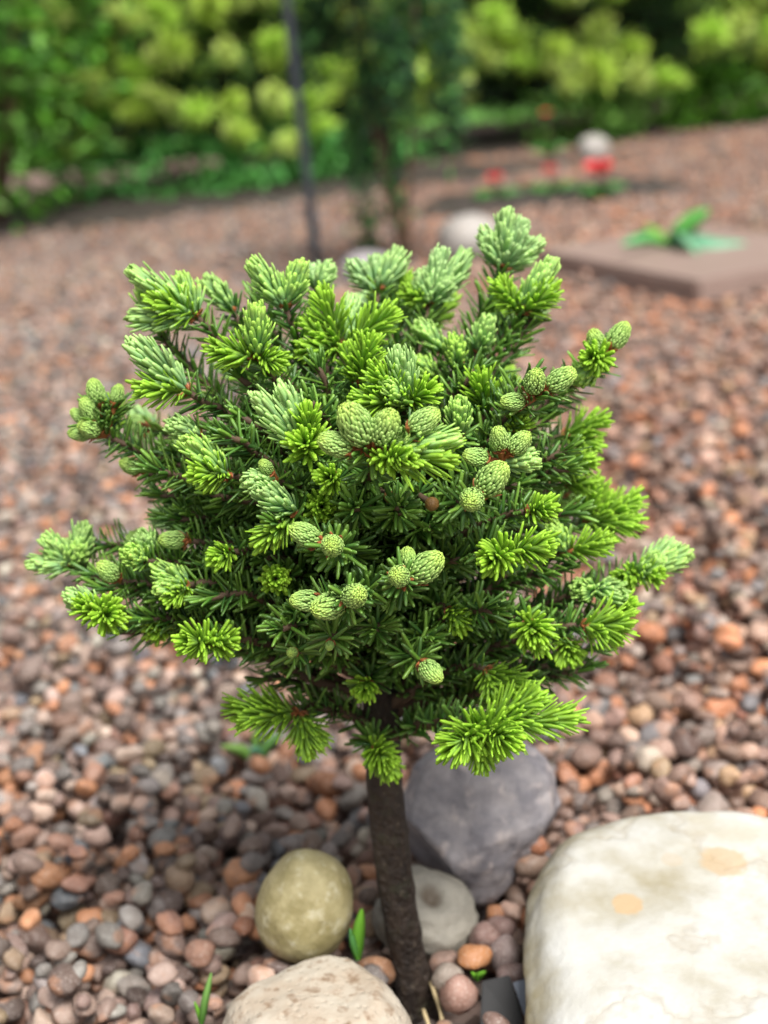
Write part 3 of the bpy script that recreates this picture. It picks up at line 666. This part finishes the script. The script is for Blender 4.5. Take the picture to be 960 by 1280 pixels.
def sprout(name, label, base, leaves, cat='plant', mat='grass', group=None):
    e = empty(name, base); tag(e, label, cat, group)
    for pts, w, cb, ct_ in leaves:
        ob('leaf', blade_mesh('leaf', np.array(pts) - base, w, cb, ct_, M[mat]), e)
    return e
b = at(447, 1200, -.012)
sprout('grass_sprout', 'bright green grass sprout between olive stone and trunk', b, [
    ([b, at(446, 1172, -.013), at(452, 1136, -.013)], .0055, G1, G2), ([b, at(441, 1180, -.014), at(437, 1160, -.014)], .003, G1, (.12, .34, .12))])
b = at(252, 1282, -.03)
sprout('grass_sprout', 'thin single grass blade growing among the pebbles', b, [([b, at(255, 1255, -.031), at(264, 1216, -.028)], .0032, (.09, .25, .04), (.28, .5, .14)), ([b, at(249, 1268, -.031), at(243, 1252, -.03)], .002, G1, G2)])
b = at(598, 1226, -.012)
sprout('seedling', 'tiny green seedling leaf by the orange pebble', b, [([b, at(597, 1220, -.013), at(607, 1214, -.014)], .0034, G1, G2), ([b, at(592, 1218, -.013), at(589, 1215, -.013)], .0025, G1, G2)])
b = gp(322, 958, .002)
sprout('seedling', 'pale green weed seedling rising from open gravel', b, [
    ([b, b + [-.006, -.002, .012], b + [-.018, -.003, .016]], .007, (.12, .3, .05), (.26, .42, .1)), ([b, b + [.006, .0, .012], b + [.016, .002, .018]], .006, (.12, .3, .07), (.2, .42, .12)),
    ([b, b + [.001, -.004, .012], b + [-.002, -.012, .016]], .007, (.12, .35, .2), (.2, .46, .3)), ([b, b + [0, .002, .014], b + [.004, .006, .026]], .005, (.12, .3, .05), (.26, .42, .1))])
M['straw'] = plain('dry_straw', (.42, .33, .18), .6, .3, 200)
for pts, lab in (([(538, 1228, -.010), (548, 1255, -.020), (556, 1290, -.030)], 'dry straw stalk leaning against the foot of the trunk'),
                 ([(529, 1262, -.019), (534, 1276, -.024), (538, 1292, -.028)], 'short broken dry straw piece below the trunk')):
    P = np.array([at(*p) for p in pts]); P = np.stack([np.interp(np.linspace(0, 2, 7), range(3), P[:, k]) for k in range(3)], 1)
    tag(ob('straw', tube_mesh('straw', P, [.0009] * 6 + [.0005], 6, M['straw'], .1)), lab, 'straw')
def slab(name, corners, thick, mat, bev=.002):
    import bmesh
    bm = bmesh.new(); c = [np.array(p, float) for p in corners]; n = nrm(np.cross(c[1] - c[0], c[3] - c[0]))
    if n[2] < 0: n = -n
    vt = [bm.verts.new(p) for p in c]; vb = [bm.verts.new(p - n * thick) for p in c]
    bm.faces.new(vt); bm.faces.new(vb[::-1])
    for i in range(4): bm.faces.new((vt[i], vb[i], vb[(i + 1) % 4], vt[(i + 1) % 4]))
    bmesh.ops.recalc_face_normals(bm, faces=bm.faces)
    bmesh.ops.bevel(bm, geom=bm.edges[:], offset=bev, segments=2, affect='EDGES')
    me = bpy.data.meshes.new(name); bm.to_mesh(me); bm.free(); me.materials.append(mat); return me
M['blackpl'] = plain('black_plastic', (.008, .008, .009), .7, .3, 90, .3, .001)
M['greypl'] = plain('grey_plastic', (.13, .155, .20), .5, .15, 90)
tag(ob('plastic_scrap', slab('plastic_scrap', [at(602, 1226, -.016), at(637, 1218, -.016), at(662, 1300, -.036), at(600, 1296, -.034)], .0015, M['blackpl'], .0005)), 'flat black plastic piece half buried beside the cream boulder', 'plastic')
tag(ob('plant_label', slab('plant_label', [at(641, 1228, -.020), at(662, 1222, -.020), at(672, 1270, -.030), at(656, 1272, -.030)], .0008, M['greypl'], .0002)), 'grey blue plastic plant label tucked under the cream boulder', 'plant label')

# ------------------------------------------------------------------ garden behind
t = NT('lawn_grass'); t.base(t.mix(t.noise(30, 5), (.05, .14, .02), (.10, .25, .03))); t.rough(.7); M['lawn'] = t.m
LX = np.array([[-40, 5.6], [40, 6.3], [40, 60], [-40, 60]])
lawn = tag(ob('lawn', mesh_np('lawn', [(x, y, -.002) for x, y in LX], [(0, 1, 2, 3)], M['lawn'])), 'green lawn beyond the gravel garden', 'lawn', kind='structure')
M['painted_shade'] = plain('shade_brown', (.030, .022, .016), .75, .5, 45, .8, .01)  # dark brown that paints shade onto the gravel
def painted_shade(cx, cy, rx, ry, label, seed):  # low dark sheet whose colour stands in for shade around the shrubs
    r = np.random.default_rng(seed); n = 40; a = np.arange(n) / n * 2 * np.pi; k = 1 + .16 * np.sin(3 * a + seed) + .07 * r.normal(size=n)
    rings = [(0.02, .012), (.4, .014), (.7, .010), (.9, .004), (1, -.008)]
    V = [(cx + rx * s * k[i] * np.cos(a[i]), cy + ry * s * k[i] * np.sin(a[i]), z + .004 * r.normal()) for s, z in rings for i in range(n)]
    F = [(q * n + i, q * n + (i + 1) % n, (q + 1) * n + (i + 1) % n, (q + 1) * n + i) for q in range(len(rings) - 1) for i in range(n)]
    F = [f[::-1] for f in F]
    return tag(ob('shade_patch', mesh_np('shade_patch', V, F, M['painted_shade'])), label, 'painted_shade', kind='structure')
p = gp(150, 272); painted_shade(p[0], p[1] + .25, 1.2, .34, 'dark patch painting the shade under the leafy shrub', 1)
p = gp(300, 255); painted_shade(p[0] + .2, p[1] + .22, .6, .2, 'dark patch painting the shade in front of the left spruce', 4)
p = gp(690, 250); painted_shade(p[0] - .02, p[1] + .10, .33, .24, 'dark strip painting the shade behind the pale round stone', 2)
p = gp(800, 176); painted_shade(p[0], p[1] + .55, .9, .5, 'dark patch painting the shade beneath the spreading spruce', 3)

def leaves_geo(P, D, L, Wd, c, ctip=None):
    n = len(P); U = rng.normal(0, .5, (n, 3)) + np.array([0, 0, 1.0])
    return needle_geo(P, D, U, L, Wd, rng.uniform(-.35, .1, n), c, c * 1.15 if ctip is None else ctip, rings=(0, .45, 1.0), prof=(.25, 1, .12), thick=.06)
def cloud(c, r, n, size, cols, clumps=40, clump_r=.35, wid=.55, shell=.45, down=0.0, zmin=.01):
    c = np.array(c); r = np.array(r)
    cc = nrm(rng.normal(size=(clumps, 3))) * rng.uniform(shell, 1, (clumps, 1)) ** .6
    k = rng.integers(0, clumps, n); P = c + (cc[k] + rng.normal(0, clump_r, (n, 3)) * .55) * r
    P = P[P[:, 2] > zmin]; n = len(P); k = k[:n]
    D = nrm((P - c) / r) * .6 + rng.normal(0, .6, (n, 3)) + np.array([0, 0, -down])
    cl = np.array(cols)[rng.integers(0, len(cols), n)] * rng.uniform(.65, 1.3, (n, 1))
    return leaves_geo(P, D, size * rng.uniform(.6, 1.25, n), size * wid * rng.uniform(.8, 1.2, n), cl)
def stems(base, ends, r0, mat, parent, name='stem'):
    for e in ends:
        e = np.array(e); mid = (e + 0) * .5 + rng.normal(0, .02, 3) * np.linalg.norm(e)
        pts = bez(np.zeros(3), mid * .6, mid + (e - mid) * .3, e, 9)
        ob(name, tube_mesh(name, pts, np.linspace(r0, r0 * .35, 9), 7, mat, .05), parent)
def shrub(name, label, base, cat, r, h, n, size, cols, nst, r0=.010, group=None, cz=.55, **kw):
    e = empty(name, (base[0], base[1], 0)); tag(e, label, cat, group)
    ends = [(rng.uniform(-.6, .6) * r[0], rng.uniform(-.6, .6) * r[1], h * rng.uniform(.5, .85)) for _ in range(nst)]
    stems(base, ends, r0, M['twig'], e)
    ge = cloud((0, 0, h * cz), (r[0], r[1], h * .52), n, size, cols, **kw)
    o = ob('foliage', mesh_np('foliage', ge[0], ge[1], M['foliage'], ge[2]), e); o['kind'] = 'stuff'
    return e
GL = [(.10, .33, .02), (.15, .45, .03), (.26, .56, .10), (.06, .21, .02)]
b = gp(2, 286)
shrub('leafy_shrub', 'leafy green shrub with bare dark lower stems', b, 'shrub', (.34, .32), 1.15, 3400, .058, GL, 5, .013, cz=.60, clumps=70)
JU = [(.016, .06, .026), (.03, .10, .04), (.06, .20, .06), (.14, .38, .09)]
b = gp(508, 330)
shrub('dark_conifer', 'narrow upright dark green conifer behind the dwarf fir', b, 'conifer', (.125, .11), .86, 7000, .026, JU, 7, .006, cz=.50, clumps=46, wid=.28, shell=.15, clump_r=.17)
for (u, v, w, d_, h, n, lab, cols, sz) in (
        (285, 240, .50, .22, .15, 1700, 'bright green ground cover below the left spruce', [(.09, .34, .07), (.14, .44, .10), (.06, .24, .03)], .04),
        (728, 178, .20, .14, .15, 700, 'light green low plant under the spreading spruce', [(.16, .42, .06), (.26, .5, .1)], .035),
        (935, 150, .35, .22, .16, 1100, 'bright green low plant at the edge of the gravel', [(.13, .38, .03), (.20, .46, .04)], .04)):
    b = gp(u, v); e = empty('low_plant', (b[0], b[1], 0)); tag(e, lab, 'plant')
    stems(b, [(rng.uniform(-.6, .6) * w, rng.uniform(-.6, .6) * d_, h * .7) for _ in range(5)], .003, M['twig'], e)
    ge = cloud((0, 0, h * .45), (w, d_, h * .6), n, sz, cols, clumps=40); o = ob('foliage', mesh_np('foliage', ge[0], ge[1], M['foliage'], ge[2]), e); o['kind'] = 'stuff'

# spruces with bright spring tips
def tip_mesh(k):
    n = 62; f = (np.arange(n) + .5) / n; az = np.arange(n) * GA; rad = np.stack([np.cos(az), np.sin(az), 0 * az], 1)
    ang = np.radians(62 - 46 * f + rng.normal(0, 8, n)); D = rad * np.sin(ang)[:, None] + np.array([0, 0, 1.0]) * np.cos(ang)[:, None]
    P = np.outer(f * .05, [0, 0, 1.0]); c = np.array([(.64, .84, .14), (.56, .82, .12), (.72, .86, .24)][k]) * rng.uniform(.75, 1.15, (n, 1))
    ge = needle_geo(P, D, -rad, rng.uniform(.020, .030, n), rng.uniform(.0045, .0062, n), rng.uniform(0, .2, n), c * .8, c * 1.1, rings=(0, .5, 1), prof=(.7, 1, .3), thick=.5)
    return mesh_np('spring_tip', ge[0], ge[1], M['foliage'], ge[2])
TIPS = [tip_mesh(k) for k in range(3)]
def spruce(label, base, rad, h, nb, tips_each=3, tip_scale=1.0):
    e = empty('spruce', (base[0], base[1], 0)); tag(e, label, 'spruce')
    ob('trunk', tube_mesh('trunk', np.array([[0, 0, z] for z in np.linspace(-.02, h * .9, 8)]), np.linspace(.035, .008, 8), 9, M['bark'], .05), e)
    P, D, T_ = [], [], []
    for i in range(nb):
        f = (i + .5) / nb; z0 = h * (.05 + .83 * f); az = i * GA + rng.normal(0, .2); L = rad * (1.02 - .62 * f ** 1.4) * rng.uniform(.78, 1.08)
        dr = np.array([np.cos(az), np.sin(az), 0]); a = np.array([0, 0, z0]); en = a + dr * L + np.array([0, 0, rng.uniform(-.02, .10) * (1 - f) + .12 * f])
        pts = bez(a, a + dr * L * .4 + np.array([0, 0, .03]), en - dr * L * .3 - np.array([0, 0, .02]), en, 9)
        br = ob('branch', tube_mesh('branch', pts, np.linspace(.009, .003, 9), 5, M['twig'], .05), e)
        n = int(230 * L / .5); s = rng.uniform(.25, 1, n); q = np.stack([np.interp(s, np.linspace(0, 1, 9), pts[:, k]) for k in range(3)], 1)
        side = np.cross(dr, [0, 0, 1.0]); lat = rng.normal(0, .05, n); q = q + np.outer(lat, side) + np.outer(rng.normal(0, .018, n), [0, 0, 1.0]) - np.outer(np.abs(lat) * .5, dr)
        P.append(q); T_.append(s); D.append(dr * .7 + np.outer(np.sign(lat), side) * .5 + rng.normal(0, .35, (n, 3)))
        sd = -(base[0] + en[0] - CAM[0]) * 0
        for k in range(tips_each):
            off = np.array([0, 0, 0]) if k == 0 else side * (.075 * (1 if k % 2 else -1)) * (1 + .8 * (k > 2)) - dr * .06 * (1 + (k > 2)) + np.array([0, 0, .02]) + rng.normal(0, .022, 3)
            o = ob('spring_tip', TIPS[(i + k) % 3], br, tuple(en + off))
            dd = Vector(dr * 1.0 + side * (.45 * (0 if k == 0 else (1 if k % 2 else -1))) + np.array([0, 0, rng.uniform(-.15, .45)])); o.rotation_euler = dd.to_track_quat('Z', 'Y').to_euler()
            o.scale = [tip_scale * rng.uniform(.8, 1.25)] * 3
    P = np.concatenate(P); D = np.concatenate(D); n = len(P)
    c = np.array([(.016, .055, .02), (.03, .09, .025), (.05, .13, .03)])[rng.integers(0, 3, n)] * rng.uniform(.7, 1.2, (n, 1))
    fr = np.clip((np.concatenate(T_) - .58) / .38, 0, 1)[:, None] * rng.uniform(0, 1, (n, 1)); c = c * (1 - fr) + np.array([.40, .64, .09]) * fr
    ge = needle_geo(P, D, rng.normal(0, .4, (n, 3)) + np.array([0, 0, 1.0]), rng.uniform(.03, .055, n), rng.uniform(.009, .016, n), rng.uniform(-.2, .1, n), c, c * 1.2, rings=(0, .5, 1), prof=(.7, 1, .2), thick=.4)
    o = ob('old_foliage', mesh_np('old_foliage', ge[0], ge[1], M['foliage'], ge[2]), e); o['kind'] = 'stuff'
    return e
b = gp(300, 236); spruce('spruce with lime green spring tips behind the metal post', b + np.array([-.04, .40, 0]), .60, 1.05, 74, 4, 2.2)
b = gp(790, 172); spruce('wide spreading spruce with yellow green spring tips over red flowers', b + np.array([.0, .60, 0]), .84, 1.05, 74, 4, 2.4)
b = gp(1010, 150); shrub('golden_shrub', 'golden yellow shrub at the far end of the gravel', b + np.array([.12, .2, 0]), 'shrub', (.22, .2), .8, 1800, .03, [(.42, .30, .02), (.5, .36, .03), (.3, .26, .03)], 4, .006)
# hedge closing the garden
hd = empty('hedge', (0, 8.2, 0)); tag(hd, 'tall dark green hedge closing the back of the garden', 'hedge')
n = 26000; P = np.stack([rng.uniform(-4.5, 5, n), rng.uniform(-.5, .5, n), rng.uniform(.02, 1.9, n)], 1)
P[:, 1] += .25 * np.sin(P[:, 0] * 2.3) + .15 * np.sin(P[:, 2] * 5 + P[:, 0] * 3)
cl = np.array([(.03, .11, .015), (.05, .17, .02), (.02, .07, .015), (.09, .24, .03)])[rng.integers(0, 4, n)] * rng.uniform(.7, 1.2, (n, 1))
ge = leaves_geo(P, rng.normal(0, .6, (n, 3)) + np.array([0, -.5, .1]), rng.uniform(.06, .11, n), rng.uniform(.04, .07, n), cl)
o = ob('foliage', mesh_np('foliage', ge[0], ge[1], M['foliage'], ge[2]), hd); o['kind'] = 'stuff'
for x in np.linspace(-4.2, 4.7, 12): ob('stem', tube_mesh('stem', np.array([[x, 0, z] for z in np.linspace(-.02, 1.5, 6)]), np.linspace(.03, .012, 6), 7, M['bark'], .1), hd)

# metal post
M['post'] = plain('dark_grey_paint', (.028, .034, .043), .45, .25, 50)
b = gp(399, 352); po = ob('metal_post', tube_mesh('metal_post', np.array([[0, 0, z] for z in np.linspace(-.03, .95, 10)]), [.0085] * 10, 16, M['post']), None, (b[0], b[1], 0))
tag(po, 'thin dark grey metal post standing in the gravel', 'post')
ob('post_cap', tube_mesh('post_cap', np.array([[0, 0, .94], [0, 0, .955], [0, 0, .965], [0, 0, .97]]), [.0105, .0105, .008, .003], 16, M['post']), po)
# stones behind
b = gp(590, 322); me = stone_mesh('stone', (.056, .05, .046), 2.2, 41, .05, M['palest'], 4, [], 1.2); place(me, 'stone', b + np.array([0, .03, .026]), (0, .1, .4), 'pale rounded stone behind the crown near the brown paver')
b = gp(462, 352); me = stone_mesh('stone', (.05, .04, .032), 2.3, 43, .07, M['purple'], 4, [], 1.2); place(me, 'stone', b + np.array([0, .03, .014]), (0, .1, .8), 'dark grey stone at the foot of the narrow dark conifer')
b = gp(745, 198); me = stone_mesh('stone', (.045, .04, .04), 2.3, 47, .07, M['palest'], 4, [], 1.2); place(me, 'stone', b + np.array([0, .04, .02]), (0, .1, .2), 'grey white stone near the red flowers by the spreading spruce')
# paver with a pulled weed on it
t = NT('brown_concrete'); co = t.coord(); c = t.mix(t.noise(12, 6, .6, co), (.20, .135, .11), (.28, .195, .165)); c = t.mix(t.ramp(t.noise(120, 3, .6, co), [(.5, 0.0), (.75, .4)]), c, (.34, .27, .24)); t.base(c); t.rough(.55); t.bump(t.noise(90, 6, .65, co), .3, .002)
TH = .027
c0 = gp(872, 352, TH); c1 = gp(668, 312, TH); e1 = c1 - c0; e1[2] = 0; e2 = np.array([-e1[1], e1[0], 0]); e2 = e2 if e2[1] > 0 else -e2; e2 = nrm(e2) * np.linalg.norm(e1) * .62
PV = [c0, c1, c1 + e2, c0 + e2]; pc = sum(PV) / 4
tag(ob('paver', slab('paver', [p - pc for p in PV], TH + .012, t.m, .004), None, tuple(pc)), 'brown concrete paving slab lying on the gravel', 'paver')
wb = gp(836, 305, TH + .004)
def wp(u, v, dz, dy): q = gp(u, v, TH + dz); q = at(u, v, wb[1] + dy); return q
WL = [([(836, 305, 0), (856, 282, .0), (886, 262, .0)], .030, (.10, .34, .06), (.12, .42, .08)), ([(836, 305, 0), (862, 296, -.03), (884, 314, -.07), (932, 306, -.06)], .034, (.16, .40, .24), (.20, .46, .30)),
      ([(836, 305, 0), (810, 296, -.02), (778, 306, -.06)], .020, (.12, .36, .05), (.10, .42, .18)), ([(836, 305, 0), (845, 288, -.01), (858, 300, -.08), (872, 318, -.1)], .026, (.16, .40, .22), (.22, .46, .28)),
      ([(836, 305, 0), (818, 290, .01), (806, 282, .02)], .016, (.2, .4, .04), (.26, .42, .05))]
sprout('pulled_weed', 'wilting pulled weed with long green leaves on the brown paver', wb, [([wp(u, v, 0, dy) for u, v, dy in pts], w, a_, b_) for pts, w, a_, b_ in WL], 'weed', 'foliage')
# red flowers
M['petal'] = plain('red_petal', (.62, .025, .03), .5, .25, 60)
for (u, v, hgt, s, lab) in ((750, 250, .060, .95, 'largest red flower on the gravel near the pale stone'), (621, 256, .055, .55, 'small red flower near the narrow dark conifer'), (690, 248, .06, .45, 'small red flower between two other red blooms'),
                            (686, 196, .12, .4, 'dim red flower under the spreading spruce boughs')):
    b = gp(u, v); fe = empty('red_flower', (b[0], b[1], 0)); tag(fe, lab, 'flower', 'red flowers')
    ob('stem', tube_mesh('stem', np.array([[0, 0, -.01], [.004, 0, hgt * .5], [0, 0, hgt]]), [.002, .0018, .0015], 6, M['twig']), fe)
    for k in range(6):
        a_ = k * math.pi / 3; dr = np.array([math.cos(a_), math.sin(a_), 0]); z0 = np.array([0, 0, hgt])
        ob('petal', blade_mesh('petal', [z0, z0 + dr * .014 * s + [0, 0, .012 * s], z0 + dr * .032 * s + [0, 0, .016 * s]], .03 * s, (.6, .03, .03), (.7, .04, .05), M['petal']), fe)
    for k in range(5):
        a_ = k * 1.3; dr = np.array([math.cos(a_), math.sin(a_), 0])
        ob('leaf', blade_mesh('leaf', [(0, 0, .002), dr * .025 + [0, 0, .03], dr * .06 + [0, 0, .022]], .018, (.05, .18, .03), (.08, .26, .05), M['foliage']), fe)
